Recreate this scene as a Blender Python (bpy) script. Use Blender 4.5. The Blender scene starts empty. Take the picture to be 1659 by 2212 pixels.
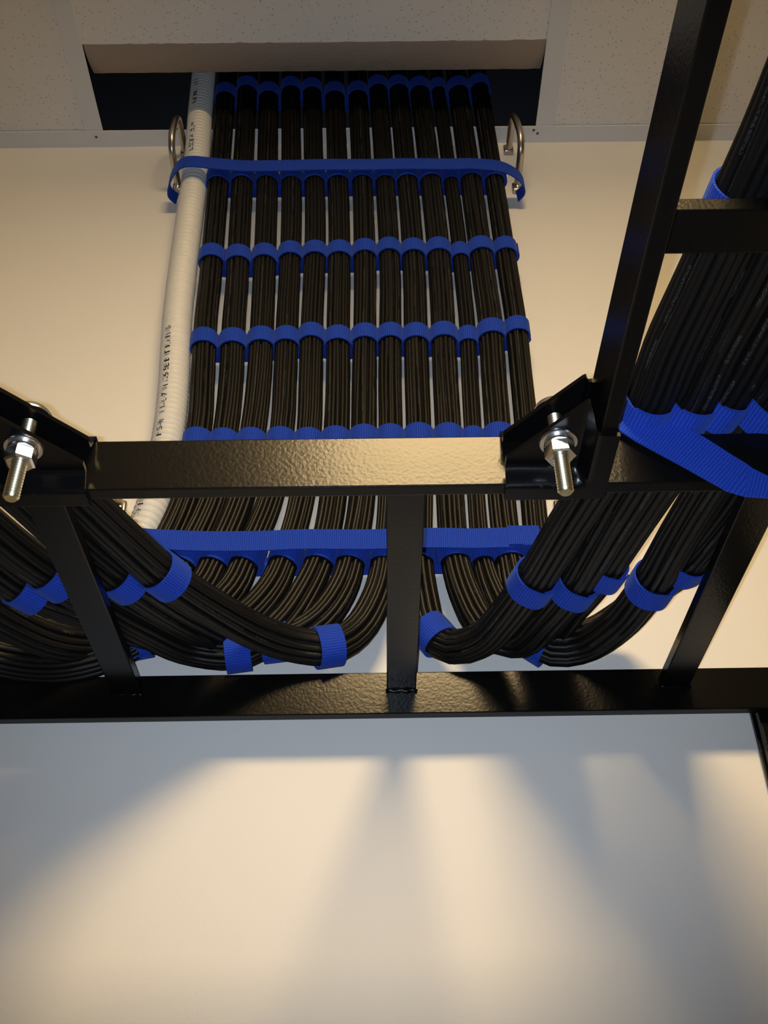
import bpy, bmesh, math, random
from mathutils import Vector, Matrix, noise

# ------------------------------------------------------------------ camera, world, lights, exposure
scene = bpy.context.scene
C = scene.collection
CAMZ = 1.60                       # eye height of the photographer
FPX, PITCH, ROLL, YAW = 2250.0, 0.644476, 0.018042, 0.008179
IW, IH = 1659.0, 2212.0
_F = Vector((math.sin(YAW)*math.cos(PITCH), math.cos(YAW)*math.cos(PITCH), math.sin(PITCH)))
_R0 = Vector((math.cos(YAW), -math.sin(YAW), 0)); _U0 = _R0.cross(_F)
_R = math.cos(ROLL)*_R0 - math.sin(ROLL)*_U0
_U = math.sin(ROLL)*_R0 + math.cos(ROLL)*_U0
cam_d = bpy.data.cameras.new('camera'); cam = bpy.data.objects.new('camera', cam_d); C.objects.link(cam)
cam_d.sensor_fit = 'VERTICAL'; cam_d.sensor_height = 24.0; cam_d.lens = 24.0*FPX/IH
cam_d.clip_start = 0.01
M = Matrix((( _R.x, _U.x, -_F.x, 0), (_R.y, _U.y, -_F.y, 0), (_R.z, _U.z, -_F.z, CAMZ), (0, 0, 0, 1)))
cam.matrix_world = M
scene.camera = cam

EXPOSURE = 0.0
KEY_COL, KEY_L = (1.0, 0.71, 0.35), 54.0          # warm ceiling fixtures (radiance of their opal lenses)
FLASH_COL, FLASH_W = (0.71, 0.83, 1.0), 16.5      # the phone's cool white LED, a finger's width left of its lens
scene.view_settings.view_transform = 'Standard'
scene.view_settings.look = 'None'
scene.view_settings.gamma = 1.0
scene.view_settings.use_curve_mapping = False
scene.view_settings.exposure = EXPOSURE
world = bpy.data.worlds.new('world'); scene.world = world; world.use_nodes = True
world.node_tree.nodes['Background'].inputs[0].default_value = (0.5, 0.6, 0.8, 1)
world.node_tree.nodes['Background'].inputs[1].default_value = 0.0

# measured layout of the place (metres)
YW = 0.820                         # wall face
ZC = CAMZ + 1.279*YW/0.85                  # underside of the ceiling grid
HL = CAMZ + 0.382                  # underside of the cable ladders
D1, D2 = 0.4829, 0.7843            # front faces of the two rails of the ladder along the wall
ST, SH = 0.0095, 0.0381            # rail section
RZ0, RZ1 = CAMZ + 0.403, CAMZ + 0.4125   # rung underside / top
XR, RW, RP = 0.0061, 0.0244, 0.2286      # rung edge, width, pitch
X2 = 0.1250                        # left face of the right-hand ladder's rail
X3 = -0.2220                       # right face of the left-hand ladder's rail
GX0, GP = -0.3809*YW/0.85, 0.6178*YW/0.85          # ceiling grid line and pitch
BY = YW - 0.037                    # axis of the wall bundles
ROOM_L, ROOM_R, ROOM_B = -3.1, 3.2, -5.4

def area(name, loc, size, size_y, power, col, rot):
    l = bpy.data.lights.new(name, 'AREA'); l.shape = 'RECTANGLE'; l.size = size; l.size_y = size_y
    l.energy = power; l.color = col
    o = bpy.data.objects.new(name, l); o.location = loc; o.rotation_euler = rot; C.objects.link(o)
    return o
# surface-mounted opal light boxes under the ceiling: (x, y of the middle); their lenses are the light sources
BOXES = [(0.12, -0.44)]
SLX, SLY, SLZ = 0.42, 0.42, 0.062
fl = bpy.data.lights.new('phone_flash', 'SPOT'); fl.energy = FLASH_W; fl.color = FLASH_COL; fl.shadow_soft_size = 0.0025
fl.spot_size = math.radians(80); fl.spot_blend = 1.0
flo = bpy.data.objects.new('phone_flash', fl); C.objects.link(flo)
flo.matrix_world = Matrix.Translation(-0.010*_R) @ M

# ------------------------------------------------------------------ helpers
random.seed(7)
def ray(u, v): return ((u - IW/2)*_R - (v - IH/2)*_U)/FPX + _F
def on_depth(u, v, y):
    d = ray(u, v); k = y/d.y; return Vector((d.x*k, y, CAMZ + d.z*k))
def on_level(u, v, z):
    d = ray(u, v); k = (z - CAMZ)/d.z; return Vector((d.x*k, d.y*k, z))

def link(o, parent=None):
    C.objects.link(o)
    if parent is not None: o.parent = parent
    return o
def make(name, verts, faces, mat, parent=None, smooth=False, uvs=None):
    me = bpy.data.meshes.new(name); me.from_pydata([tuple(v) for v in verts], [], faces); me.update()
    if uvs is not None:
        uvl = me.uv_layers.new(name='UVMap')
        for poly in me.polygons:
            for li in poly.loop_indices: uvl.data[li].uv = uvs[li]
    if smooth: me.polygons.foreach_set('use_smooth', [True]*len(me.polygons))
    if smooth == 'edges': me.set_sharp_from_angle(angle=math.radians(50))
    if mat: me.materials.append(mat)
    return link(bpy.data.objects.new(name, me), parent)
def from_bm(name, bm, mat, parent=None, smooth=False):
    bmesh.ops.recalc_face_normals(bm, faces=bm.faces)
    me = bpy.data.meshes.new(name); bm.to_mesh(me); bm.free()
    if smooth:
        me.polygons.foreach_set('use_smooth', [True]*len(me.polygons))
        try: me.set_sharp_from_angle(angle=math.radians(40))
        except Exception: pass
    if mat: me.materials.append(mat)
    return link(bpy.data.objects.new(name, me), parent)
def box_bm(x0, x1, y0, y1, z0, z1, bev=0.0, seg=2, bm=None):
    b = bmesh.new()
    bmesh.ops.create_cube(b, size=1.0)
    for v in b.verts:
        v.co = Vector(((x0+x1)/2 + v.co.x*(x1-x0), (y0+y1)/2 + v.co.y*(y1-y0), (z0+z1)/2 + v.co.z*(z1-z0)))
    if bev: bmesh.ops.bevel(b, geom=list(b.edges), offset=bev, segments=seg, profile=0.5, affect='EDGES')
    if bm is None: return b
    tmp = bpy.data.meshes.new('tmp'); b.to_mesh(tmp); b.free(); bm.from_mesh(tmp); bpy.data.meshes.remove(tmp)
    return bm
def box(name, x0, x1, y0, y1, z0, z1, mat, parent=None, bev=0.0):
    return from_bm(name, box_bm(x0, x1, y0, y1, z0, z1, bev, 3), mat, parent)
def empty(name, loc, label=None, cat=None, group=None, kind=None):
    o = bpy.data.objects.new(name, None); o.empty_display_size = 0.02; o.location = loc; C.objects.link(o)
    return tag(o, label, cat, group, kind)
def tag(o, label=None, cat=None, group=None, kind=None):
    if label: o['label'] = label
    if cat: o['category'] = cat
    if group: o['group'] = group
    if kind: o['kind'] = kind
    return o
def adopt(root):
    """parts were modelled in world coordinates: keep them there under a root that stands at the thing's base"""
    inv = Matrix.Translation(-Vector(root.location))
    for o in root.children:
        o.matrix_parent_inverse = inv
def spline(pts, step):
    """centripetal-like Catmull-Rom through pts, resampled at an even step"""
    P = [Vector(p) for p in pts]
    P = [P[0]*2 - P[1]] + P + [P[-1]*2 - P[-2]]
    out = []
    for i in range(1, len(P)-2):
        p0, p1, p2, p3 = P[i-1:i+3]
        t0 = 0.0; t1 = t0 + max(1e-6, (p1-p0).length)**0.5; t2 = t1 + max(1e-6, (p2-p1).length)**0.5; t3 = t2 + max(1e-6, (p3-p2).length)**0.5
        n = max(4, int((p2-p1).length/step*2))
        for k in range(n):
            t = t1 + (t2-t1)*k/n
            a1 = p0*((t1-t)/(t1-t0)) + p1*((t-t0)/(t1-t0)); a2 = p1*((t2-t)/(t2-t1)) + p2*((t-t1)/(t2-t1)); a3 = p2*((t3-t)/(t3-t2)) + p3*((t-t2)/(t3-t2))
            b1 = a1*((t2-t)/(t2-t0)) + a2*((t-t0)/(t2-t0)); b2 = a2*((t3-t)/(t3-t1)) + a3*((t-t1)/(t3-t1))
            out.append(b1*((t2-t)/(t2-t1)) + b2*((t-t1)/(t2-t1)))
    out.append(P[-2])
    res = [out[0]]; acc = 0.0
    for a, b in zip(out, out[1:]):
        seg = (b-a).length
        while acc + seg >= step:
            a = a + (b-a)*((step-acc)/seg); seg = (b-a).length; res.append(a.copy()); acc = 0.0
        acc += seg
    if (res[-1]-out[-1]).length > step*0.3: res.append(out[-1])
    return res
def frames(pts, ref=Vector((0, -1, 0))):
    T = []
    for i in range(len(pts)):
        a = pts[max(0, i-1)]; b = pts[min(len(pts)-1, i+1)]; T.append((b-a).normalized())
    n = (ref - T[0]*ref.dot(T[0])).normalized(); N = [n]
    for i in range(1, len(pts)):
        q = T[i-1].rotation_difference(T[i]); n = q @ n; n = (n - T[i]*n.dot(T[i])).normalized(); N.append(n)
    return T, N, [t.cross(n) for t, n in zip(T, N)]
def tube_geo(pts, rad, sides, caps=True, ref=Vector((0, -1, 0))):
    T, N, B = frames(pts, ref); V = []; Fc = []; UV = []; L = 0.0; Ls = [0.0]
    for a, b in zip(pts, pts[1:]): L += (b-a).length; Ls.append(L)
    for i, p in enumerate(pts):
        r = rad[i] if hasattr(rad, '__len__') else rad
        for k in range(sides):
            a = 2*math.pi*k/sides; V.append(p + (N[i]*math.cos(a) + B[i]*math.sin(a))*r)
    for i in range(len(pts)-1):
        for k in range(sides):
            k2 = (k+1) % sides
            Fc.append((i*sides+k, i*sides+k2, (i+1)*sides+k2, (i+1)*sides+k))
            UV += [(k/sides, Ls[i]), ((k+1)/sides, Ls[i]), ((k+1)/sides, Ls[i+1]), (k/sides, Ls[i+1])]
    if caps:
        n = len(pts)-1
        Fc.append(tuple(reversed(range(sides)))); UV += [(0, 0)]*sides
        Fc.append(tuple(n*sides+k for k in range(sides))); UV += [(0, 0)]*sides
    return V, Fc, UV
def lathe_bm(profile, sides, center, bm=None):
    """profile: (radius, z) pairs, round a vertical axis through center"""
    bm = bm or bmesh.new(); rings = []
    for r, z in profile:
        rings.append([bm.verts.new((center[0]+r*math.cos(2*math.pi*k/sides), center[1]+r*math.sin(2*math.pi*k/sides), center[2]+z)) for k in range(sides)])
    for a, b in zip(rings, rings[1:]):
        for k in range(sides): bm.faces.new((a[k], a[(k+1) % sides], b[(k+1) % sides], b[k]))
    bm.faces.new(rings[0]); bm.faces.new(rings[-1])
    return bm
def ribbon(name, pts, widths, wdir, thick, mat, parent=None, step=0.004, raw=False):
    """flat strap following pts; wdir = direction of its width (vector or list)"""
    P = [Vector(p) for p in pts] if raw else spline(pts, step)
    T, _, _ = frames(P)
    V = []; Fc = []; UV = []; L = 0; Ls = [0]
    for a, b in zip(P, P[1:]): L += (b-a).length; Ls.append(L)
    for i, p in enumerate(P):
        w = wdir[i] if isinstance(wdir, list) else wdir
        w = (w - T[i]*w.dot(T[i])).normalized(); n = T[i].cross(w)
        hw = (widths[i] if hasattr(widths, '__len__') else widths)/2
        V += [p + w*hw + n*thick/2, p - w*hw + n*thick/2, p - w*hw - n*thick/2, p + w*hw - n*thick/2]
    for i in range(len(P)-1):
        for k in range(4):
            k2 = (k+1) % 4
            Fc.append((i*4+k, i*4+k2, (i+1)*4+k2, (i+1)*4+k))
            u0, u1 = (0, 1) if k % 2 == 0 else (0, 0)
            if k == 2: u0, u1 = 1, 0
            UV += [(u0, Ls[i]), (u1, Ls[i]), (u1, Ls[i+1]), (u0, Ls[i+1])]
    n = len(P)-1
    Fc.append((3, 2, 1, 0)); UV += [(0, 0)]*4
    Fc.append((n*4, n*4+1, n*4+2, n*4+3)); UV += [(0, 0)]*4
    return make(name, V, Fc, mat, parent, 'edges', UV)

# ------------------------------------------------------------------ materials
def material(name, col, rough=0.5, metal=0.0, spec=0.5):
    m = bpy.data.materials.new(name); m.use_nodes = True
    b = m.node_tree.nodes['Principled BSDF']
    b.inputs['Base Color'].default_value = (*col, 1); b.inputs['Roughness'].default_value = rough
    b.inputs['Metallic'].default_value = metal; b.inputs['Specular IOR Level'].default_value = spec
    return m, m.node_tree.nodes, m.node_tree.links, b
def bump_noise(m, nodes, links, b, scale, strength, dist=0.001, detail=2.0, coord='Object'):
    tc = nodes.new('ShaderNodeTexCoord'); n = nodes.new('ShaderNodeTexNoise'); n.inputs['Scale'].default_value = scale; n.inputs['Detail'].default_value = detail
    bp = nodes.new('ShaderNodeBump'); bp.inputs['Strength'].default_value = strength; bp.inputs['Distance'].default_value = dist
    links.new(tc.outputs[coord], n.inputs['Vector']); links.new(n.outputs['Fac'], bp.inputs['Height']); links.new(bp.outputs['Normal'], b.inputs['Normal'])
    return n, bp
m_wall, n_, l_, b_ = material('wall_paint', (0.80, 0.775, 0.73), 0.6, 0, 0.25); bump_noise(m_wall, n_, l_, b_, 420, 0.12, 0.0006)
m_white, n_, l_, b_ = material('room_paint', (0.32, 0.30, 0.28), 0.7, 0, 0.2)
m_floor, n_, l_, b_ = material('floor_vinyl', (0.42, 0.43, 0.44), 0.4, 0, 0.4)
_n = n_.new('ShaderNodeTexNoise'); _n.inputs['Scale'].default_value = 30; _r = n_.new('ShaderNodeValToRGB')
_r.color_ramp.elements[0].color = (0.17, 0.16, 0.15, 1); _r.color_ramp.elements[1].color = (0.24, 0.23, 0.22, 1)
l_.new(_n.outputs['Fac'], _r.inputs[0]); l_.new(_r.outputs[0], b_.inputs['Base Color'])
# mineral-fibre tile: pin holes
m_tile, n_, l_, b_ = material('ceiling_tile_fibre', (0.80, 0.76, 0.70), 0.9, 0, 0.1)
_g = n_.new('ShaderNodeNewGeometry'); _v = n_.new('ShaderNodeTexVoronoi'); _v.inputs['Scale'].default_value = 185
_lt = n_.new('ShaderNodeValToRGB'); _lt.color_ramp.elements[0].position = 0.11; _lt.color_ramp.elements[1].position = 0.18
_lt.color_ramp.elements[0].color = (0.48, 0.41, 0.34, 1); _lt.color_ramp.elements[1].color = (0.80, 0.76, 0.70, 1)
_bp = n_.new('ShaderNodeBump'); _bp.inputs['Strength'].default_value = 0.6; _bp.inputs['Distance'].default_value = 0.002
l_.new(_g.outputs['Position'], _v.inputs['Vector']); l_.new(_v.outputs['Distance'], _lt.inputs[0]); l_.new(_lt.outputs[0], b_.inputs['Base Color'])
l_.new(_lt.outputs[0], _bp.inputs['Height']); l_.new(_bp.outputs['Normal'], b_.inputs['Normal'])
m_cut, n_, l_, b_ = material('raw_tile_core', (0.36, 0.29, 0.23), 0.95, 0, 0.05); bump_noise(m_cut, n_, l_, b_, 300, 0.5, 0.002)
m_grid, n_, l_, b_ = material('grid_enamel', (0.72, 0.71, 0.70), 0.45, 0, 0.4)
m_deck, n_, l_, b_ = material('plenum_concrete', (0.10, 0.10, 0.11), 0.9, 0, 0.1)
m_plenum, n_, l_, b_ = material('shade_dark_gypsum', (0.055, 0.055, 0.06), 0.9, 0, 0.1)  # upper wall; the unlit plenum's shade is put into this near-black colour
# black powder coat
m_black, n_, l_, b_ = material('black_powder_coat', (0.0035, 0.0033, 0.0032), 0.22, 0, 0.19); bump_noise(m_black, n_, l_, b_, 420, 0.16, 0.0006, 1.0)
m_blackg, n_, l_, b_ = material('black_enamel_plate', (0.0025, 0.0025, 0.003), 0.25, 0, 0.22); bump_noise(m_blackg, n_, l_, b_, 160, 0.08, 0.0004)
m_zinc, n_, l_, b_ = material('bright_zinc', (0.85, 0.85, 0.84), 0.24, 1.0, 0.5)
m_thread, n_, l_, b_ = material('yellowish_zinc_thread', (0.78, 0.72, 0.52), 0.28, 1.0, 0.5)
m_steel, n_, l_, b_ = material('dull_ring_steel', (0.50, 0.47, 0.42), 0.32, 1.0, 0.5)
m_rivet, n_, l_, b_ = material('dark_pop_rivet', (0.10, 0.08, 0.07), 0.5, 0.6, 0.5)
m_conduit, n_, l_, b_ = material('white_corrugated_pvc', (0.70, 0.68, 0.62), 0.42, 0, 0.4)
m_ink, n_, l_, b_ = material('black_print_ink', (0.02, 0.02, 0.02), 0.7, 0, 0.1)
m_tag, n_, l_, b_ = material('white_thread', (0.75, 0.75, 0.78), 0.8, 0, 0.1)
m_lens, n_, l_, b_ = material('troffer_lens', (0.9, 0.88, 0.82), 0.5)
b_.inputs['Emission Color'].default_value = (*KEY_COL, 1); b_.inputs['Emission Strength'].default_value = KEY_L
# cable jacket with faint printed legend running along it (UV: x round the jacket, y metres along it)
m_cable, n_, l_, b_ = material('black_cable_jacket', (0.006, 0.0056, 0.0053), 0.44, 0, 0.22)
_uv = n_.new('ShaderNodeUVMap'); _sx = n_.new('ShaderNodeSeparateXYZ'); _oi = n_.new('ShaderNodeObjectInfo')
l_.new(_uv.outputs[0], _sx.inputs[0])
def math_node(op, a=None, b=None):
    x = n_.new('ShaderNodeMath'); x.operation = op
    for i, q in enumerate((a, b)):
        if q is None: continue
        if isinstance(q, (int, float)): x.inputs[i].default_value = q
        else: l_.new(q, x.inputs[i])
    return x.outputs[0]
_u = math_node('FRACT', math_node('ADD', _sx.outputs['X'], _oi.outputs['Random']))
_band = math_node('LESS_THAN', math_node('ABSOLUTE', math_node('SUBTRACT', _u, 0.5)), 0.055)
_cmb = n_.new('ShaderNodeCombineXYZ')
l_.new(math_node('MULTIPLY', _u, 42.0), _cmb.inputs[0]); l_.new(math_node('MULTIPLY', _sx.outputs['Y'], 950.0), _cmb.inputs[1]); l_.new(math_node('MULTIPLY', _oi.outputs['Random'], 50.0), _cmb.inputs[2])
_nz = n_.new('ShaderNodeTexNoise'); _nz.inputs['Scale'].default_value = 1.0; _nz.inputs['Detail'].default_value = 0.0; l_.new(_cmb.outputs[0], _nz.inputs['Vector'])
_cm2 = n_.new('ShaderNodeCombineXYZ'); l_.new(math_node('MULTIPLY', _sx.outputs['Y'], 28.0), _cm2.inputs[1]); l_.new(math_node('MULTIPLY', _oi.outputs['Random'], 77.0), _cm2.inputs[0])
_nw = n_.new('ShaderNodeTexNoise'); _nw.inputs['Scale'].default_value = 1.0; _nw.inputs['Detail'].default_value = 0.0; l_.new(_cm2.outputs[0], _nw.inputs['Vector'])
_ink = math_node('MULTIPLY', math_node('MULTIPLY', _band, math_node('GREATER_THAN', _nz.outputs['Fac'], 0.53)), math_node('GREATER_THAN', _nw.outputs['Fac'], 0.47))
_mx = n_.new('ShaderNodeMix'); _mx.data_type = 'RGBA'
l_.new(math_node('MULTIPLY', _ink, 0.18), _mx.inputs[0]); _mx.inputs[6].default_value = (0.006, 0.0056, 0.0053, 1); _mx.inputs[7].default_value = (0.20, 0.20, 0.20, 1)
l_.new(_mx.outputs[2], b_.inputs['Base Color'])
# blue hook-and-loop strap: woven cross ribs
def strap_material(name, rib):
    m, n, l, b = material(name, (0.010, 0.040, 0.42), 0.85, 0, 0.12)
    try:
        b.inputs['Sheen Weight'].default_value = 0.25; b.inputs['Sheen Tint'].default_value = (0.25, 0.4, 1.0, 1); b.inputs['Sheen Roughness'].default_value = 0.4
    except Exception: pass
    uv = n.new('ShaderNodeUVMap'); w = n.new('ShaderNodeTexWave'); w.bands_direction = 'Y'; w.inputs['Scale'].default_value = rib; w.inputs['Distortion'].default_value = 0.4
    nz = n.new('ShaderNodeTexNoise'); nz.inputs['Scale'].default_value = 900; tc = n.new('ShaderNodeTexCoord'); l.new(tc.outputs['Object'], nz.inputs['Vector'])
    ad = n.new('ShaderNodeMath'); ad.operation = 'ADD'; l.new(w.outputs['Fac'], ad.inputs[0]); l.new(nz.outputs['Fac'], ad.inputs[1])
    bp = n.new('ShaderNodeBump'); bp.inputs['Strength'].default_value = 0.4; bp.inputs['Distance'].default_value = 0.0007
    l.new(uv.outputs[0], w.inputs['Vector']); l.new(ad.outputs[0], bp.inputs['Height']); l.new(bp.outputs['Normal'], b.inputs['Normal'])
    r = n.new('ShaderNodeValToRGB'); r.color_ramp.elements[0].color = (0.009, 0.034, 0.33, 1); r.color_ramp.elements[1].color = (0.020, 0.070, 0.48, 1)
    r.color_ramp.elements[0].position = 0.3; r.color_ramp.elements[1].position = 1.0
    mu = n.new('ShaderNodeMath'); mu.operation = 'MULTIPLY'; mu.inputs[1].default_value = 0.6; l.new(ad.outputs[0], mu.inputs[0])
    l.new(mu.outputs[0], r.inputs[0]); l.new(r.outputs[0], b.inputs['Base Color'])
    return m
m_strap = strap_material('blue_hook_and_loop', 160)

# ------------------------------------------------------------------ room shell
ZD = ZC + 0.62
def shell(name, x0, x1, y0, y1, z0, z1, mat):
    return tag(box(name, x0, x1, y0, y1, z0, z1, mat), kind='structure')
shell('floor', ROOM_L-0.1, ROOM_R+0.1, ROOM_B-0.1, YW+0.1, -0.1, 0.0, m_floor)
shell('wall_front', ROOM_L-0.1, ROOM_R+0.1, YW, YW+0.1, 0.0, ZC, m_wall)
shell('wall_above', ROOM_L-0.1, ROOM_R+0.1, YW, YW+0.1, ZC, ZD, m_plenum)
shell('wall_left', ROOM_L-0.1, ROOM_L, ROOM_B, YW, 0.0, ZD, m_white)
shell('wall_right', ROOM_R, ROOM_R+0.1, ROOM_B, YW, 0.0, ZD, m_white)
shell('wall_back', ROOM_L-0.1, ROOM_R+0.1, ROOM_B-0.1, ROOM_B, 0.0, ZD, m_white)
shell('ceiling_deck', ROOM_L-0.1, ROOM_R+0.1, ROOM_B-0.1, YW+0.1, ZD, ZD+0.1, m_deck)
# suspended ceiling: tees, wall angle, tiles
ceil = empty('ceiling', (0, 0, ZC), kind='structure')
FL = 0.024
def tee(name, x0, x1, y0, y1, along_y):
    bm = box_bm(x0, x1, y0, y1, ZC, ZC+0.0016, 0.0004, 1)
    if along_y:
        c = (x0+x1)/2; box_bm(c-0.0012, c+0.0012, y0, y1, ZC+0.0016, ZC+0.034, 0, 1, bm)
    else:
        c = (y0+y1)/2; box_bm(x0, x1, c-0.0012, c+0.0012, ZC+0.0016, ZC+0.034, 0, 1, bm)
    return from_bm(name, bm, m_grid, ceil)
kmin, kmax = -4, 5
YG = [YW - GP*j for j in range(0, 11)]
for k in range(kmin, kmax+1):
    x = GX0 + k*GP; tee('ceiling_tee', x-FL/2, x+FL/2, ROOM_B, YW-FL, True)
for j in range(1, len(YG)):
    for k in range(kmin-1, kmax+1):
        xa = max(ROOM_L, GX0+k*GP+FL/2); xb = min(ROOM_R, GX0+(k+1)*GP-FL/2)
        if xb > xa + 0.05 and YG[j] > ROOM_B+0.03:
            tee('cross_tee', xa, xb, YG[j]-FL/2, YG[j]+FL/2, False)
Y_CUT = on_level(690, 91, ZC+0.002).y
Y_CUT2 = on_level(690, 153, ZC+0.020).y
tile_mesh = None
for j in range(len(YG)-1):
    yb, ya = YG[j], max(YG[j+1], ROOM_B)
    for k in range(kmin-1, kmax+1):
        xa = max(ROOM_L, GX0+k*GP); xb = min(ROOM_R, GX0+(k+1)*GP)
        if xb - xa < 0.05 or yb - ya < 0.05: continue
        g = 0.004
        if j == 0 and k == 0:
            # the tile over the bundles is cut short; its raw edge slopes back into the opening
            t = box('ceiling_tile', xa+g, xb-g, ya+g, Y_CUT, ZC+0.002, ZC+0.020, m_tile, ceil)
            t['label'] = 'ceiling tile cut short above the cable bundles'
            x0, x1 = xa+0.013, xb-0.012
            prof = []
            for q in range(9):
                a = q/8
                prof.append((Y_CUT + (Y_CUT2-Y_CUT)*a, ZC+0.0016 + 0.018*a**1.7))
            V = []; Fc = []
            nx = 60
            for i in range(nx+1):
                x = x0 + (x1-x0)*i/nx
                for q, (yy, zz) in enumerate(prof):
                    jit = (random.random()-0.5)*0.0022 if q in (0,) else (random.random()-0.5)*0.0005
                    V.append((x, yy+jit, zz))
                V.append((x, Y_CUT2, ZC+0.026)); V.append((x, Y_CUT-0.004, ZC+0.026))
            m = len(prof)+2
            for i in range(nx):
                for q in range(m):
                    q2 = (q+1) % m; Fc.append((i*m+q, i*m+q2, (i+1)*m+q2, (i+1)*m+q))
            Fc.append(tuple(range(m))); Fc.append(tuple(nx*m+q for q in reversed(range(m))))
            e = make('cut_edge', V, Fc, m_cut, t); e['label'] = 'rough brown cut edge of the tile'
            continue
        key = (round(xb-xa, 3), round(yb-ya, 3))
        if tile_mesh is None: tile_mesh = {}
        if key not in tile_mesh:
            b = box_bm(-(xb-xa)/2+g, (xb-xa)/2-g, -(yb-ya)/2+g, (yb-ya)/2-g, 0, 0.016)
            me = bpy.data.meshes.new('ceiling_tile'); b.to_mesh(me); b.free(); me.materials.append(m_tile); tile_mesh[key] = me
        t = link(bpy.data.objects.new('ceiling_tile', tile_mesh[key]), ceil); t.location = ((xa+xb)/2, (ya+yb)/2, ZC+0.002)
adopt(ceil)
tr = empty('trim_1', (0, YW, ZC), kind='structure')
bm = box_bm(ROOM_L, ROOM_R, YW-FL, YW, ZC-0.0006, ZC+0.0012, 0.0003, 1); box_bm(ROOM_L, ROOM_R, YW-0.0014, YW, ZC, ZC+0.024, 0, 1, bm)
from_bm('wall_angle', bm, m_grid, tr)
for (u, v) in ((208, 296), (1153, 281), (1161, 288)):
    p = on_level(u, v, ZC-0.0006)
    from_bm('rivet', lathe_bm([(0.0006, -0.0012), (0.0016, -0.0008), (0.0018, 0.0)], 10, p), m_rivet, tr)
adopt(tr)
# light boxes
for sx, sy in BOXES:
    t = empty('ceiling_light', (sx, sy, ZC), 'warm white square ceiling light box above the viewer', 'ceiling light')
    a, b = SLX/2, SLY/2
    box('housing', sx-a-0.01, sx+a+0.01, sy-b-0.01, sy+b+0.01, ZC-0.022, ZC-0.0006, m_grid, t, bev=0.002)
    box('diffuser', sx-a, sx+a, sy-b, sy+b, ZC-SLZ, ZC-0.022, m_lens, t, bev=0.012)
    adopt(t)

# ------------------------------------------------------------------ cable ladders
def rail(x0, x1, y0, y1, parent):
    return box('stringer', x0, x1, y0, y1, HL, HL+SH, m_black, parent, bev=0.0009)
def weld(p, parent, along):
    pts = [Vector(p) + along*((i/8-0.5)*0.026) + Vector((0, 0, 0.0008*math.sin(i*2.1))) for i in range(9)]
    rr = [0.0010 + 0.0009*abs(math.sin(i*1.3+0.4)) for i in range(9)]
    V, Fc, UV = tube_geo(pts, rr, 7); return make('weld_bead', V, Fc, m_blackg, parent, True)
lad = empty('cable_ladder', (0, D1, HL), 'black steel cable ladder running along the wall, lit rail towards the viewer', 'cable ladder')
rail(-1.5, 1.6, D1, D1+ST, lad); rail(-1.5, 1.6, D2, D2+ST, lad)
for k in range(-5, 7):
    x = XR + k*RP
    r = box('rung', x, x+RW, D1+ST-0.0003, D2+0.0003, RZ0, RZ1, m_black, lad, bev=0.0010)
    r.name = 'rung'
    if -2 <= k <= 2:
        weld((x+RW/2, D2-0.0006, RZ0-0.0006), r, Vector((1, 0, 0)))
        weld((x+RW/2, D1+ST+0.0006, RZ0-0.0006), r, Vector((1, 0, 0)))
adopt(lad)
LAD_END = -1.9
def branch(x0, sign, label):
    t = empty('cable_ladder', (x0, D1, HL), label, 'cable ladder')
    for q in (0, 1):
        a = x0 + sign*q*(0.3048-ST); rail(min(a, a+sign*ST), max(a, a+sign*ST), LAD_END, D1-0.0008, t)
    y = 0.3306
    while y > LAD_END + 0.1:
        a, b = x0+sign*(ST-0.0003), x0+sign*(0.3048-ST+0.0003)
        box('rung', min(a, b), max(a, b), y-0.0257, y, RZ0, RZ1, m_black, t, bev=0.0010)
        y -= RP
    adopt(t); return t
branch(X2, 1, 'black steel cable ladder branching towards the viewer at upper right')
branch(X3, -1, 'black steel cable ladder branching towards the viewer beyond the left bracket')

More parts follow.
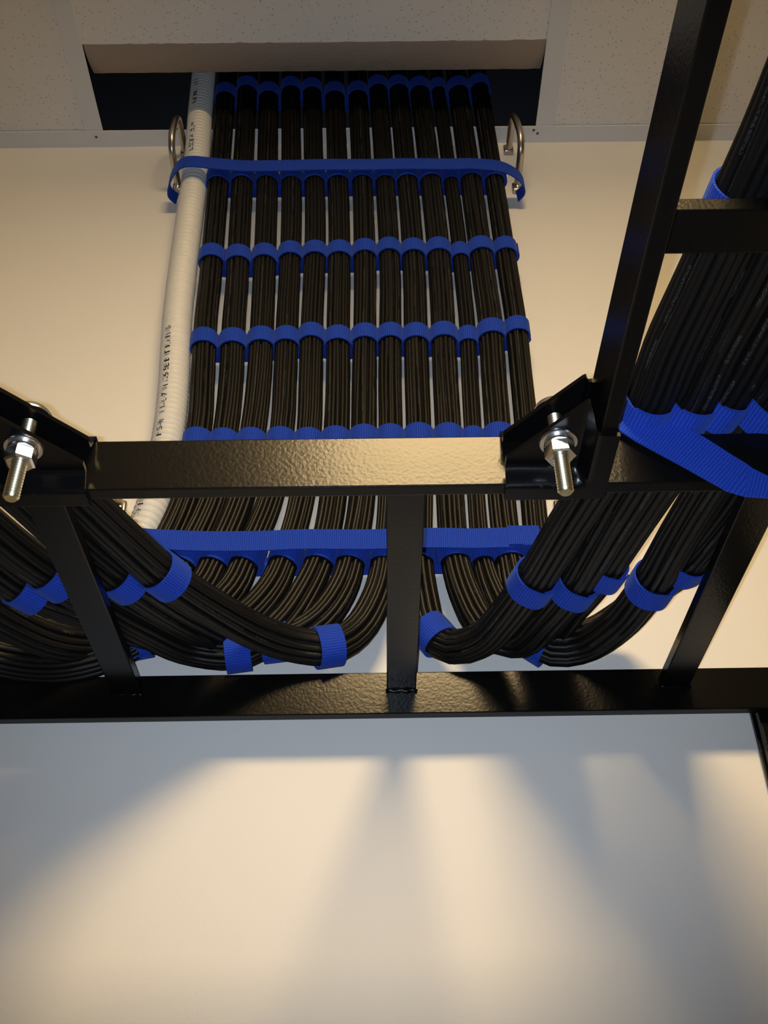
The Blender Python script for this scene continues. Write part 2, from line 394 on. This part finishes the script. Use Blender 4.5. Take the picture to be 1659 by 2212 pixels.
# ------------------------------------------------------------------ junction brackets with bolts
def smooth(a, b, x):
    t = max(0.0, min(1.0, (x-a)/(b-a))); return t*t*(3-2*t)
def bracket(cx, sign, U, V, bu, bv, label):
    """corner clamp between the wall ladder's front rail and a branch rail; u runs away from the branch rail, v towards the viewer"""
    t = empty('junction_bracket', (cx, D1, HL), label, 'bracket', 'ladder junction brackets')
    nu, nv = 34, 34; lo = -(ST+0.0012); th = 0.0028; dish = 0.0115
    us = [lo + (U-lo)*i/nu for i in range(nu+1)]
    for which in ('lower_plate', 'upper_plate'):
        Vt = []; Fc = []
        for u in us:
            vm = V - 0.016*(1-smooth(0.001, 0.0075, u)) if u < 0.0075 else V - (V-0.014)*((u-0.0075)/(U-0.0075))
            for j in range(nv+1):
                v = lo + (vm-lo)*(j/nv)
                h = dish*smooth(0.0006, 0.0075, u)*smooth(0.0006, 0.0075, v)
                z = HL - th - 0.0004 + h if which == 'lower_plate' else HL + SH + 0.0004 - h
                Vt.append((cx - sign*u, D1 - v, z))
        n = nv+1
        top = len(Vt)
        Vt += [(a, b, c+th) for a, b, c in Vt]
        for i in range(nu):
            for j in range(nv):
                q = (i*n+j, i*n+j+1, (i+1)*n+j+1, (i+1)*n+j); Fc.append(q); Fc.append(tuple(top+k for k in reversed(q)))
        rim = [j for j in range(n)] + [i*n+nv for i in range(1, nu+1)] + [nu*n+j for j in range(nv-1, -1, -1)] + [i*n for i in range(nu-1, 0, -1)]
        for a, b in zip(rim, rim[1:]+rim[:1]): Fc.append((b, a, top+a, top+b))
        bm = bmesh.new(); me = bpy.data.meshes.new('tmp'); me.from_pydata(Vt, [], Fc); bm.from_mesh(me); bpy.data.meshes.remove(me)
        o = from_bm(which, bm, m_blackg, t, smooth=True)
    # lips that hook up behind the wall ladder's rail
    x0, x1 = sorted((cx - sign*U, cx - sign*0.006))
    box('hook_lip', x0, x1, D1+ST+0.0006, D1+ST+0.0030, HL-0.0026, HL+0.007, m_blackg, t, bev=0.0008)
    box('hook_lip', x0, x1, D1+ST+0.0006, D1+ST+0.0030, HL+SH-0.007, HL+SH+0.0026, m_blackg, t, bev=0.0008)
    # bolt
    bx, by = cx - sign*bu, D1 - bv
    zl = HL - th - 0.0004 + dish          # underside of the lower plate
    zu = HL + SH + 0.0004 - dish + th     # top of the upper plate
    prof = [(0.0002, -0.0375), (0.0034, -0.0375), (0.0043, -0.0363)]
    z = -0.0360
    while z < 0.030:
        prof += [(0.0046, z), (0.0036, z+0.0010)]; z += 0.0020
    prof += [(0.0046, zu-zl)]
    b = from_bm('bolt', lathe_bm(prof, 20, (bx, by, zl)), m_thread, t, smooth=True)
    from_bm('bolt_head', lathe_bm([(0.0125, 0.0), (0.0125, 0.0014), (0.0108, 0.0042), (0.007, 0.0064), (0.001, 0.0072)], 28, (bx, by, zu)), m_zinc, b, smooth=True)
    from_bm('washer', lathe_bm([(0.0046, -0.0016), (0.0108, -0.0016), (0.0112, -0.0010), (0.0112, 0.0), (0.0046, 0.0)], 32, (bx, by, zl)), m_zinc, b, smooth=True)
    from_bm('lock_washer', lathe_bm([(0.0046, -0.0040), (0.0085, -0.0040), (0.0088, -0.0036), (0.0088, -0.0018), (0.0046, -0.0018)], 32, (bx, by, zl)), m_zinc, b, smooth=True)
    bm = bmesh.new(); R_ = 0.0090; na = math.atan2(-by, -bx) - math.pi/6 + 0.12   # one flat turned to the room
    rings = []
    for r, zz in ((0.0047, -0.0128), (0.0076, -0.0128), (R_, -0.0119), (R_, -0.0050), (0.0080, -0.0041), (0.0047, -0.0041)):
        rings.append([bm.verts.new((bx+r*math.cos(math.pi/3*k+na), by+r*math.sin(math.pi/3*k+na), zl+zz)) for k in range(6)])
    for a_, c_ in zip(rings, rings[1:]):
        for k in range(6): bm.faces.new((a_[k], a_[(k+1) % 6], c_[(k+1) % 6], c_[k]))
    from_bm('nut', bm, m_zinc, b)
    adopt(t); return t
bracket(X2, 1, 0.0490, 0.062, 0.0205, 0.0290, 'black corner bracket with zinc bolt where the right ladder meets the lit rail')
bracket(X3, -1, 0.0505, 0.060, 0.0205, 0.0300, 'black corner bracket with zinc bolt at the left end of the lit rail')

# ------------------------------------------------------------------ cable bundles
# bundle edges on the wall, sampled at seven heights (left edge to right edge of the row of thirteen)
EDGES = [
 (220, [463, 510, 556, 605, 652, 697, 750, 798, 840, 887, 932, 968, 1019, 1062]),
 (500, [435, 490, 545, 603, 655, 707, 759, 814, 863, 915, 971, 1005, 1059, 1110]),
 (620, [423, 482, 541, 598, 651, 704, 760, 817, 869, 923, 982, 1020, 1077, 1128]),
 (690, [416, 474, 538, 595, 647, 702, 759, 817, 869, 926, 987, 1029, 1088, 1139]),
 (830, [407, 467, 530, 587, 643, 699, 759, 814, 870, 932, 994, 1036, 1101, 1155]),
 (915, [402, 461, 518, 581, 640, 697, 757, 815, 872, 936, 999, 1041, 1109, 1164]),
 (1075, [372, 430, 490, 552, 617, 687, 751, 813, 873, 939, 1006, 1051, 1117, 1184]),
]
LOW = {0: (345, 1195), 1: (405, 1195), 2: (472, 1195), 3: (538, 1190), 4: (616, 1205), 5: (694, 1200), 6: (760, 1200), 7: (832, 1200),
       8: (904, 1205), 9: (984, 1205), 10: (1043, 1208), 11: (1100, 1205), 12: (1163, 1190)}
ZB = CAMZ + 0.438                  # bundle axis where it lies on the ladder
# how each bundle sweeps off the wall and along the ladders: (u, v, height above ZB)
SWEEP = {
 7: [(815, 1285, .085), (772, 1362, .028), (712, 1398, .002), (640, 1393, 0), (560, 1367, 0), (450, 1306, 0), (355, 1243, 0), (250, 1150, 0), (150, 1055, 0)],
 6: [(738, 1275, .10), (685, 1348, .050), (610, 1386, .030), (500, 1378, .018), (390, 1330, .006), (265, 1250, 0), (150, 1162, 0), (50, 1070, 0)],
 5: [(662, 1275, .10), (600, 1362, .050), (520, 1408, .018), (410, 1400, .004), (300, 1350, 0), (190, 1290, 0), (110, 1240, 0), (0, 1160, 0)],
 4: [(585, 1275, .10), (515, 1348, .060), (430, 1385, .030), (320, 1366, .008), (200, 1324, 0), (60, 1272, 0), (-40, 1205, 0)],
 3: [(500, 1275, .095), (420, 1345, .065), (330, 1375, .045), (230, 1392, .020), (120, 1386, 0), (20, 1345, 0), (-80, 1280, 0)],
 2: [(432, 1275, .095), (350, 1350, .060), (250, 1408, .018), (150, 1436, 0), (50, 1434, 0), (-50, 1405, 0)],
 1: [(365, 1275, .095), (290, 1345, .055), (200, 1385, .034), (100, 1392, .030), (0, 1385, .030), (-90, 1350, .030)],
 0: [(300, 1260, .100), (220, 1320, .060), (120, 1340, .036), (20, 1330, .032), (-80, 1290, .032)],
 8: [(912, 1290, .080), (932, 1365, .024), (978, 1398, .002), (1045, 1378, 0), (1100, 1322, 0), (1160, 1242, 0), (1230, 1130, 0), (1315, 1000, 0), (1408, 850, 0), (1452, 740, 0), (1524, 590, 0), (1604, 420, 0), (1705, 200, 0)],
 9: [(1008, 1290, .085), (1050, 1362, .036), (1120, 1385, .014), (1190, 1325, .002), (1245, 1258, 0), (1330, 1120, 0), (1412, 990, 0), (1502, 850, 0), (1552, 740, 0), (1630, 590, 0), (1716, 420, 0), (1830, 200, 0)],
 10: [(1070, 1290, .09), (1115, 1358, .050), (1180, 1368, .026), (1250, 1302, .006), (1308, 1232, 0), (1388, 1112, 0), (1474, 985, 0), (1580, 850, 0), (1645, 740, 0), (1728, 590, 0), (1820, 420, 0), (1940, 200, 0)],
 11: [(1118, 1290, .09), (1148, 1372, .034), (1195, 1402, .008), (1265, 1394, 0), (1337, 1346, 0), (1402, 1268, 0), (1478, 1140, 0), (1560, 1010, 0), (1675, 850, 0), (1748, 740, 0), (1840, 590, 0), (1940, 420, 0)],
 12: [(1184, 1285, .09), (1212, 1358, .050), (1265, 1376, .036), (1340, 1336, .028), (1420, 1262, .014), (1480, 1216, .004), (1570, 1110, 0), (1655, 990, 0), (1775, 850, 0), (1860, 740, 0), (1960, 590, 0), (2060, 420, 0)],
}
ORD = ['leftmost', 'second', 'third', 'fourth', 'fifth', 'sixth', 'seventh', 'eighth', 'ninth', 'tenth', 'eleventh', 'twelfth', 'thirteenth']
class Bundle: pass
BUN = []
SIDES = 7; STEP = 0.011
for i in range(13):
    pts = []; wid = []
    first = EDGES[0]; u0 = (first[1][i]+first[1][i+1])/2
    p = on_depth(u0, 220, BY); q = on_depth((EDGES[1][1][i]+EDGES[1][1][i+1])/2, 500, BY)
    pts.append(p + (p-q).normalized()*0.40)
    for v, E in EDGES:
        u = (E[i]+E[i+1])/2; p = on_depth(u, v, BY); pts.append(p)
        depth = (p - Vector((0, 0, CAMZ))).dot(_F); wid.append((E[i+1]-E[i])*depth/FPX)
    pts.append(on_depth(LOW[i][0], LOW[i][1], BY))
    for (u, v, dz) in SWEEP[i]:
        p = on_level(u, v, ZB+dz)
        pts.append(p if p.y < BY else on_depth(u, v, BY))
    if i <= 7:
        end = pts[-1]; y = end.y
        k = 7-i
        pts += [Vector((-0.275-0.030*k, min(y-0.10, 0.40), ZB)), Vector((-0.285-0.030*k, 0.20, ZB)), Vector((-0.285-0.030*k, -0.5, ZB)), Vector((-0.285-0.030*k, -1.2, ZB))]
        if end.x < pts[-4].x + 0.02: pts[-4].x = end.x-0.03
    else:
        k = i-8; x = pts[-1].x
        pts += [Vector((X2+ST+0.020+0.036*k+0.055, -0.05, ZB)), Vector((X2+ST+0.020+0.036*k+0.055, -0.5, ZB)), Vector((X2+ST+0.02+0.036*k+0.055, -1.2, ZB))]
    P = spline(pts, STEP)
    B_ = Bundle(); B_.P = P; B_.T, B_.N, B_.B = frames(P)
    w = sum(wid)/len(wid); B_.rw = w/2*0.92
    B_.r = []
    zt = ZB + 0.16
    for p in P:
        t = smooth(CAMZ+0.58, CAMZ+0.44, p.z)
        grow = 0.0158 if i != 10 else 0.0130
        B_.r.append(B_.rw + (max(B_.rw, grow) - B_.rw)*t)
    side = 'from the white conduit'
    lab = f'black network cable bundle on the wall, {ORD[i]} {side}' if i else 'leftmost black network cable bundle, right beside the white conduit'
    lab += ', sweeping left' if i <= 7 else ', sweeping right'
    if i == 12: lab = 'rightmost black network cable bundle on the wall, sweeping right'
    if i == 10: lab = 'thinnest black network cable bundle on the wall, third from the right, sweeping right'
    root = empty('cable_bundle', P[0].copy(), lab, 'cable bundle', 'black cable bundles')
    nc = 15 if i != 10 else 11
    ph = [2*math.pi*k/nc + random.uniform(-.12, .12) for k in range(nc)]
    tw = random.uniform(-0.35, 0.35)
    for k in range(nc):
        cp = []; s1 = random.uniform(0, 99)
        for j, c in enumerate(P):
            s = j*STEP
            a = ph[k] + tw*s*2 + 0.16*noise.noise((s*5.0, s1, i*3.1))
            rr = B_.r[j]; ca = rr*math.sin(math.pi/nc)/(1+math.sin(math.pi/nc))*1.04
            off = rr - ca - 0.0007*(0.5+noise.noise((s*6, s1+40, 0)))
            cp.append(c + (B_.N[j]*math.cos(a) + B_.B[j]*math.sin(a))*off)
        rads = [r_*math.sin(math.pi/nc)/(1+math.sin(math.pi/nc))*1.04 for r_ in B_.r]
        V, Fc, UV = tube_geo(cp, rads, SIDES, True)
        make('cable', V, Fc, m_cable, root, True, UV)
    V, Fc, UV = tube_geo(P, [r_*0.70 for r_ in B_.r], 10, True)
    o = make('inner_cables', V, Fc, m_cable, root, True, UV); o['kind'] = 'stuff'
    adopt(root)
    B_.name = ORD[i]; BUN.append(B_)
def near_index(B_, p):
    return min(range(len(B_.P)), key=lambda j: (B_.P[j]-p).length_squared)
def sample(B_, p):
    """point, tangent, normal, binormal, radius on the bundle closest to p"""
    j = near_index(B_, p); j = max(1, min(len(B_.P)-2, j))
    t = B_.T[j]; d = (p - B_.P[j]).dot(t)
    return B_.P[j] + t*d, t, B_.N[j], B_.B[j], B_.r[j]
def wall_at(B_, z):
    best = None
    for a, b in zip(B_.P, B_.P[1:]):
        if (a.z-z)*(b.z-z) <= 0:
            k = (z-a.z)/(b.z-a.z+1e-12); return a.lerp(b, k)
    return B_.P[0]

# ------------------------------------------------------------------ blue straps
SW = 0.0200; STH = 0.0014
def loop_geo(c, t, n, b, r, width, start, turn=2*math.pi+0.55, wobble=0.0):
    """a strap wrapped once round a bundle with its end lapped over the start"""
    k = 40; V = []; Fc = []; UV = []
    for j in range(k+1):
        a = start + turn*j/k
        lap = STH*1.15*smooth(2*math.pi-0.5, 2*math.pi+0.05, turn*j/k)
        rad = r + 0.0004 + lap
        d = n*math.cos(a) + b*math.sin(a); sh = wobble*math.sin(a*1.0+0.7)
        for (rr, w) in ((rad+STH, -width/2), (rad+STH, width/2), (rad, width/2), (rad, -width/2)):
            V.append(c + d*rr + t*(w+sh))
    L = r*turn
    for j in range(k):
        for q in range(4):
            q2 = (q+1) % 4; Fc.append((j*4+q, j*4+q2, (j+1)*4+q2, (j+1)*4+q))
            u0, u1 = ((0, 1), (1, 1), (1, 0), (0, 0))[q]
            UV += [(u0, L*j/k), (u1, L*j/k), (u1, L*(j+1)/k), (u0, L*(j+1)/k)]
    Fc.append((3, 2, 1, 0)); UV += [(0, 0)]*4
    Fc.append((k*4, k*4+1, k*4+2, k*4+3)); UV += [(0, 0)]*4
    return V, Fc, UV
def add_loop(name, B_, p, parent, width=SW, start=1.2, wob=0.0):
    c, t, n, b, r = sample(B_, p)
    V, Fc, UV = loop_geo(c, t, n, b, r, width, start, wobble=wob)
    return make(name, V, Fc, m_strap, parent, 'edges', UV)
UPV = Vector((0, 0, 1))
# rows on the wall: image height of the middle of each band at its front
ROWS = [
 ('in the dark ceiling opening', [(i, 180+random.uniform(-12, 8)) for i in range(13)], True),
 ('under the upper straight band', [(i, None) for i in range(13)], 357),
 ('top row of three', list(enumerate([534, 537, 536, 531, 530, 530, 528, 526, 528, 527, 538, 525, 527])), True),
 ('middle row of three', list(enumerate([718, 719, 716, 716, 710, 716, 712, 711, 713, 711, 720, 704, 700])), True),
 ('just above the lit rail', list(enumerate([935, 938, 938, 936, 939, 937, 933, 934, 932, 933, 940, 932, 930])), True),
 ('under the lower straight band', [(i, None) for i in range(13)], 1170),
]
row_z = []
for what, vs, back in ROWS:
    zs = []
    pts = []
    root = None
    for i, v in vs:
        # the band's visible middle lies on the front of the bundle
        Bn = BUN[i]; y = BY - Bn.rw
        u = Bn.P[0].x
        z = on_depth(829, v, y).z if v else on_depth(760, back, BY-0.0185).z - 0.002
        c = wall_at(Bn, z); zs.append(z); pts.append((Bn, c))
    zm = sum(zs)/13
    root = empty('cable_strap', (pts[0][1].x, YW-0.02, zm), f'blue strap woven round all thirteen wall bundles, {what}', 'strap', 'blue straps on the wall bundles')
    for Bn, c in pts: add_loop('strap_loop', Bn, c, root, start=random.uniform(-2.6, -1.8)+math.pi*0.0, wob=random.uniform(-0.0008, 0.0008))
    bp = [Vector((pts[0][1].x-0.012, BY+0.0150, zs[0]))] + [Vector((c.x, BY+max(B.rw for B in BUN)+0.0035, z)) for (Bn, c), z in zip(pts, zs)] + [Vector((pts[-1][1].x+0.012, BY+0.0150, zs[-1]))]
    ribbon('backing_strip', bp, SW, UPV, STH, m_strap, root)
    adopt(root); row_z.append((zm, pts))

# ------------------------------------------------------------------ D-rings on the wall
def d_ring(foot_top, foot_bot, out, label):
    """steel distribution ring: two feet on the wall joined by a bent rod standing out into the room"""
    x = (foot_top.x+foot_bot.x)/2
    t = empty('cable_ring', (x, YW, foot_bot.z), label, 'cable ring', 'steel cable rings')
    a, b = foot_top, foot_bot; r = 0.0043
    def P(base, y, dz=0): return Vector((base.x, YW-y, base.z+dz))
    h = (a.z-b.z)
    pts = [P(a, 0.0075), P(a, out*0.55), P(a, out*0.80, -h*0.04), P(a, out*0.95, -h*0.2), Vector((x, YW-out, (a.z+b.z)/2)), P(b, out*0.95, h*0.2), P(b, out*0.80, h*0.04), P(b, out*0.55), P(b, 0.0075)]
    V, Fc, UV = tube_geo(spline(pts, 0.003), r, 12); make('ring_rod', V, Fc, m_steel, t, True)
    for f, s in ((a, 1), (b, -1)):
        o = from_bm('foot', box_bm(f.x-0.0065, f.x+0.0065, YW-0.0075, YW, f.z-0.011 if s < 0 else f.z-0.004, f.z+0.004 if s < 0 else f.z+0.011, 0.0022, 3), m_steel, t, True)
        zc = f.z + s*0.0055
        bm = bmesh.new(); rings = []
        for rr, yy in ((0.0042, 0.0), (0.0040, 0.0015), (0.0028, 0.0026), (0.0004, 0.0030)):
            rings.append([bm.verts.new((f.x+rr*math.cos(k*math.pi/7), YW-0.0074-yy, zc+rr*math.sin(k*math.pi/7))) for k in range(14)])
        for p, q in zip(rings, rings[1:]):
            for k in range(14): bm.faces.new((p[k], p[(k+1) % 14], q[(k+1) % 14], q[k]))
        bm.faces.new(rings[-1])
        from_bm('screw', bm, m_zinc, o, True)
    adopt(t); return t
ring_pos = {}
def ring_from(ut, vt, ub, vb, out, label, key):
    a = on_depth(ut, vt, YW); b = on_depth(ub, vb, YW); ring_pos[key] = (a, b); d_ring(a, b, out, label)
ring_from(1098, 332, 1116, 408, 0.068, 'steel cable ring on the wall at the upper right end of the strap', 'ur')
ring_from(401, 338, 386, 408, 0.068, 'steel cable ring on the wall at the upper left, beside the conduit', 'ul')
ring_from(1205, 1046, 1208, 1096, 0.045, 'steel cable ring behind the right corner bracket', 'lr')
ring_from(266, 1046, 262, 1096, 0.045, 'steel cable ring on the wall seen below the lit rail at left', 'll')

# straight straps across the front of the bundles, tied to the rings
def front_band(v_mid, key_l, key_r, label, y_front, lap):
    z = on_depth(760, v_mid, y_front).z
    rl, rr = ring_pos[key_l][1], ring_pos[key_r][1]
    t = empty('cable_strap', (rl.x, YW-0.02, z), label, 'strap', 'blue straps on the wall bundles')
    xl, xr = rl.x, rr.x
    pts = [(xl+0.004, YW-0.012, z-0.004), (xl-0.0042, YW-0.022, z-0.003), (xl+0.000, YW-0.040, z-0.001), (xl+0.018, y_front-0.006, z), (xl+0.06, y_front-0.004, z)]
    n = 10
    for i in range(1, n): pts.append((xl+0.06 + (xr-xl-0.12)*i/n, y_front-0.001*math.sin(i/n*math.pi), z+0.0006*math.sin(i*1.9)))
    pts += [(xr-0.06, y_front, z), (xr-0.022, y_front+0.006, z), (xr-0.000, YW-0.034, z-0.001), (xr+0.0044, YW-0.021, z-0.003), (xr-0.003, YW-0.010, z-0.004)]
    ribbon('strap_band', pts, SW+0.0015, UPV, STH, m_strap, t)
    if lap:
        x0 = lap; ribbon('strap_end', [(x0, y_front-0.0022, z+0.0012), (x0+0.03, y_front-0.0022, z+0.0008), (xr-0.05, y_front-0.0018, z)], SW+0.0005, UPV, STH, m_strap, t)
    adopt(t)
front_band(357, 'ul', 'ur', 'straight blue strap stretched across the bundles between the upper steel rings', BY-0.0185, None)
front_band(1166, 'll', 'lr', 'straight blue strap stretched across the bundles below the lit rail', BY-0.0185, on_depth(1098, 1166, BY-0.0185).x)

# straps round the bundles where they lie over the ladders
def ladder_strap(i, u, v, dz, label, width=0.0215, start=2.2):
    Bn = BUN[i]; c, tt, n, b, r = sample(Bn, on_level(u, v, ZB+dz))
    V, Fc, UV = loop_geo(c, tt, n, b, r, width, start)
    o = make('cable_strap', V, Fc, m_strap, None, 'edges', UV)
    return tag(o, label, 'strap', 'blue straps on the swept bundles')
ladder_strap(7, 708, 1396, .002, 'blue strap round the bend of the front bundle left of the centre rung', start=0.4)
ladder_strap(7, 355, 1243, 0, 'large blue strap round the front bundle sweeping left below the lit rail')
ladder_strap(6, 605, 1386, .029, 'blue strap half hidden behind the front left bundle at its bend')
ladder_strap(6, 265, 1250, 0, 'blue strap beside the left slanting rung, right of that rung')
ladder_strap(5, 516, 1408, .018, 'blue strap peeping out below the front left bundle')
ladder_strap(5, 118, 1245, 0, 'blue strap mostly hidden behind the left slanting rung')
ladder_strap(4, 60, 1272, 0, 'blue strap on the bundle at the left edge, left of the slanting rung')
ladder_strap(3, 322, 1377, .043, 'blue strap low down just right of the foot of the left slanting rung')
ladder_strap(8, 940, 1376, .018, 'blue strap round the bend of the front bundle right of the centre rung', start=3.4)
ladder_strap(8, 1150, 1256, 0, 'blue strap with lapped end on the front bundle sweeping right')
ladder_strap(9, 1240, 1264, 0, 'blue strap on the second bundle sweeping right')
ladder_strap(10, 1308, 1232, 0, 'small blue strap on the thin bundle at the edge of the wedge of bare wall')
ladder_strap(11, 1172, 1392, .018, 'blue strap low at the bend of the outer right bundles')
ladder_strap(11, 1405, 1262, 0, 'large blue strap left of the right slanting rung')
ladder_strap(12, 1240, 1370, .042, 'blue strap glimpsed above the outer right bundle')
ladder_strap(12, 1480, 1216, .004, 'small blue strap touching the right slanting rung')
ladder_strap(8, 1590, 448, 0, 'bright blue strap on the bundle above the rung of the right ladder', width=0.026)

# strap woven under the right-hand bundles where they cross the front rail, with its long tail
t = empty('cable_strap', (X2, D1, HL+0.03), 'wide blue strap woven under the right bundles with a long slanting tail', 'strap', 'blue straps on the swept bundles')
for i in (8, 9, 10, 11, 12):
    u, v = {8: (1392, 878), 9: (1484, 878), 10: (1566, 876), 11: (1650, 878), 12: (1748, 878)}[i]
    add_loop('strap_loop', BUN[i], on_level(u, v, ZB), t, width=0.021)
tl = [((1356, 868), (1352, 932)), ((1400, 889), (1396, 960)), ((1445, 909), (1440, 984)), ((1500, 938), (1490, 1012)), ((1560, 974), (1540, 1042)), ((1605, 1000), (1578, 1064)), ((1640, 1020), (1596, 1066)), ((1700, 1052), (1660, 1066))]
cen = []; wd = []; wv = []
for a, b in tl:
    p, q = on_depth(a[0], a[1], D1-0.004), on_depth(b[0], b[1], D1-0.004)
    cen.append((p+q)/2); wd.append((p-q).length); wv.append((p-q).normalized())
ribbon('strap_tail', cen, wd, wv, STH, m_strap, t, raw=True)
adopt(t)

# ------------------------------------------------------------------ white corrugated conduit with its printed legend
CON = [(440, 160), (432, 250), (426, 340), (405, 504), (390, 620), (383, 690), (373, 860), (362, 950), (334, 1080), (314, 1135), (288, 1185), (250, 1240), (200, 1290)]
CY = YW - 0.034; CR = 0.0163
cp = [on_depth(u, v, CY) for u, v in CON]
cp = [cp[0] + (cp[0]-cp[1]).normalized()*0.35] + cp
cp[-1].y -= 0.0; cp += [cp[-1] + Vector((-0.06, 0, -0.012)), cp[-1] + Vector((-0.35, 0, -0.014))]
PC = spline(cp, 0.0013)
rib = 0.0068
rad = [CR - 0.0019*(0.5-0.5*math.cos(2*math.pi*(j*0.0013)/rib))**1.0 for j in range(len(PC))]
V, Fc, UV = tube_geo(PC, rad, 22)
con = empty('corrugated_conduit', PC[0].copy(), 'white corrugated conduit with black print running up the wall left of the bundles', 'conduit')
make('conduit_tube', V, Fc, m_conduit, con, True)
TC, NC, BC = frames(PC)
def legend(text, u, v, height, spread, phi):
    """print a line of text along the conduit, starting near (u, v) and running upwards"""
    cu = bpy.data.curves.new('legend', 'FONT'); cu.body = text; cu.size = height*1.4; cu.resolution_u = 2; cu.space_character = 1.15
    ob = bpy.data.objects.new('legend', cu); C.objects.link(ob)
    bpy.context.view_layer.update()
    dg = bpy.context.evaluated_depsgraph_get(); me0 = bpy.data.meshes.new_from_object(ob.evaluated_get(dg))
    bm = bmesh.new(); bm.from_mesh(me0)
    bmesh.ops.triangulate(bm, faces=bm.faces)
    bmesh.ops.subdivide_edges(bm, edges=[e for e in bm.edges if e.calc_length() > height*0.35], cuts=1)
    p0 = on_depth(u, v, CY); j0 = min(range(len(PC)), key=lambda j: (PC[j]-p0).length_squared)
    for w in bm.verts:
        s = w.co.x*spread; j = max(0, min(len(PC)-2, int(j0 - s/0.0013)))     # path runs downwards, text upwards
        fr = (j0 - s/0.0013) - j
        base = PC[j].lerp(PC[j+1], max(0, min(1, fr)))
        d = Vector((-math.sin(phi + (w.co.y-height/2)/CR), -math.cos(phi + (w.co.y-height/2)/CR), 0))
        d = (d - TC[j]*d.dot(TC[j])).normalized()
        w.co = base + d*(rad[j]+0.00025)
    bpy.data.objects.remove(ob); bpy.data.curves.remove(cu); bpy.data.meshes.remove(me0)
    me = bpy.data.meshes.new('printed_legend'); bm.to_mesh(me); bm.free(); me.materials.append(m_ink)
    link(bpy.data.objects.new('printed_legend', me), con)
legend('SHIFDA', 308, 1132, 0.0070, 0.90, 0.45)
legend('FISH1  I.1-K-7 11525 5E B IT-ILARIFD', 345, 962, 0.0066, 0.94, 0.40)
legend('LISCT 4 . SUM', 414, 345, 0.0066, 0.95, 0.40)
legend('INT KIKI KSIK', 423, 245, 0.0066, 0.95, 0.40)
adopt(con)

# ------------------------------------------------------------------ black rack upright under the right end of the far rail
pl = on_depth(1634, 1606, YW-0.003)
rk = empty('rack_upright', (pl.x+0.04, 0.80, 0.0), 'black steel rack upright at the right edge below the far rail', 'rack post')
x0 = pl.x; zt = HL + 0.018
box('web', x0+0.002, x0+0.005, 0.800, YW-0.008, 0.010, zt, m_black, rk, bev=0.0006)
box('front_flange', x0, x0+0.042, 0.797, 0.800, 0.010, zt, m_black, rk, bev=0.0008)
box('rear_flange', x0, x0+0.042, YW-0.008, YW-0.003, 0.010, zt, m_black, rk, bev=0.0008)
box('base_plate', x0-0.02, x0+0.09, 0.75, YW-0.001, 0.0, 0.010, m_black, rk, bev=0.0015)
bm = bmesh.new(); z = 1.30
while z < zt-0.02:
    box_bm(x0+0.016, x0+0.024, 0.7955, 0.7972, z, z+0.008, 0, 1, bm); z += 0.0222
from_bm('cage_nut_strip', bm, m_steel, rk)
adopt(rk)
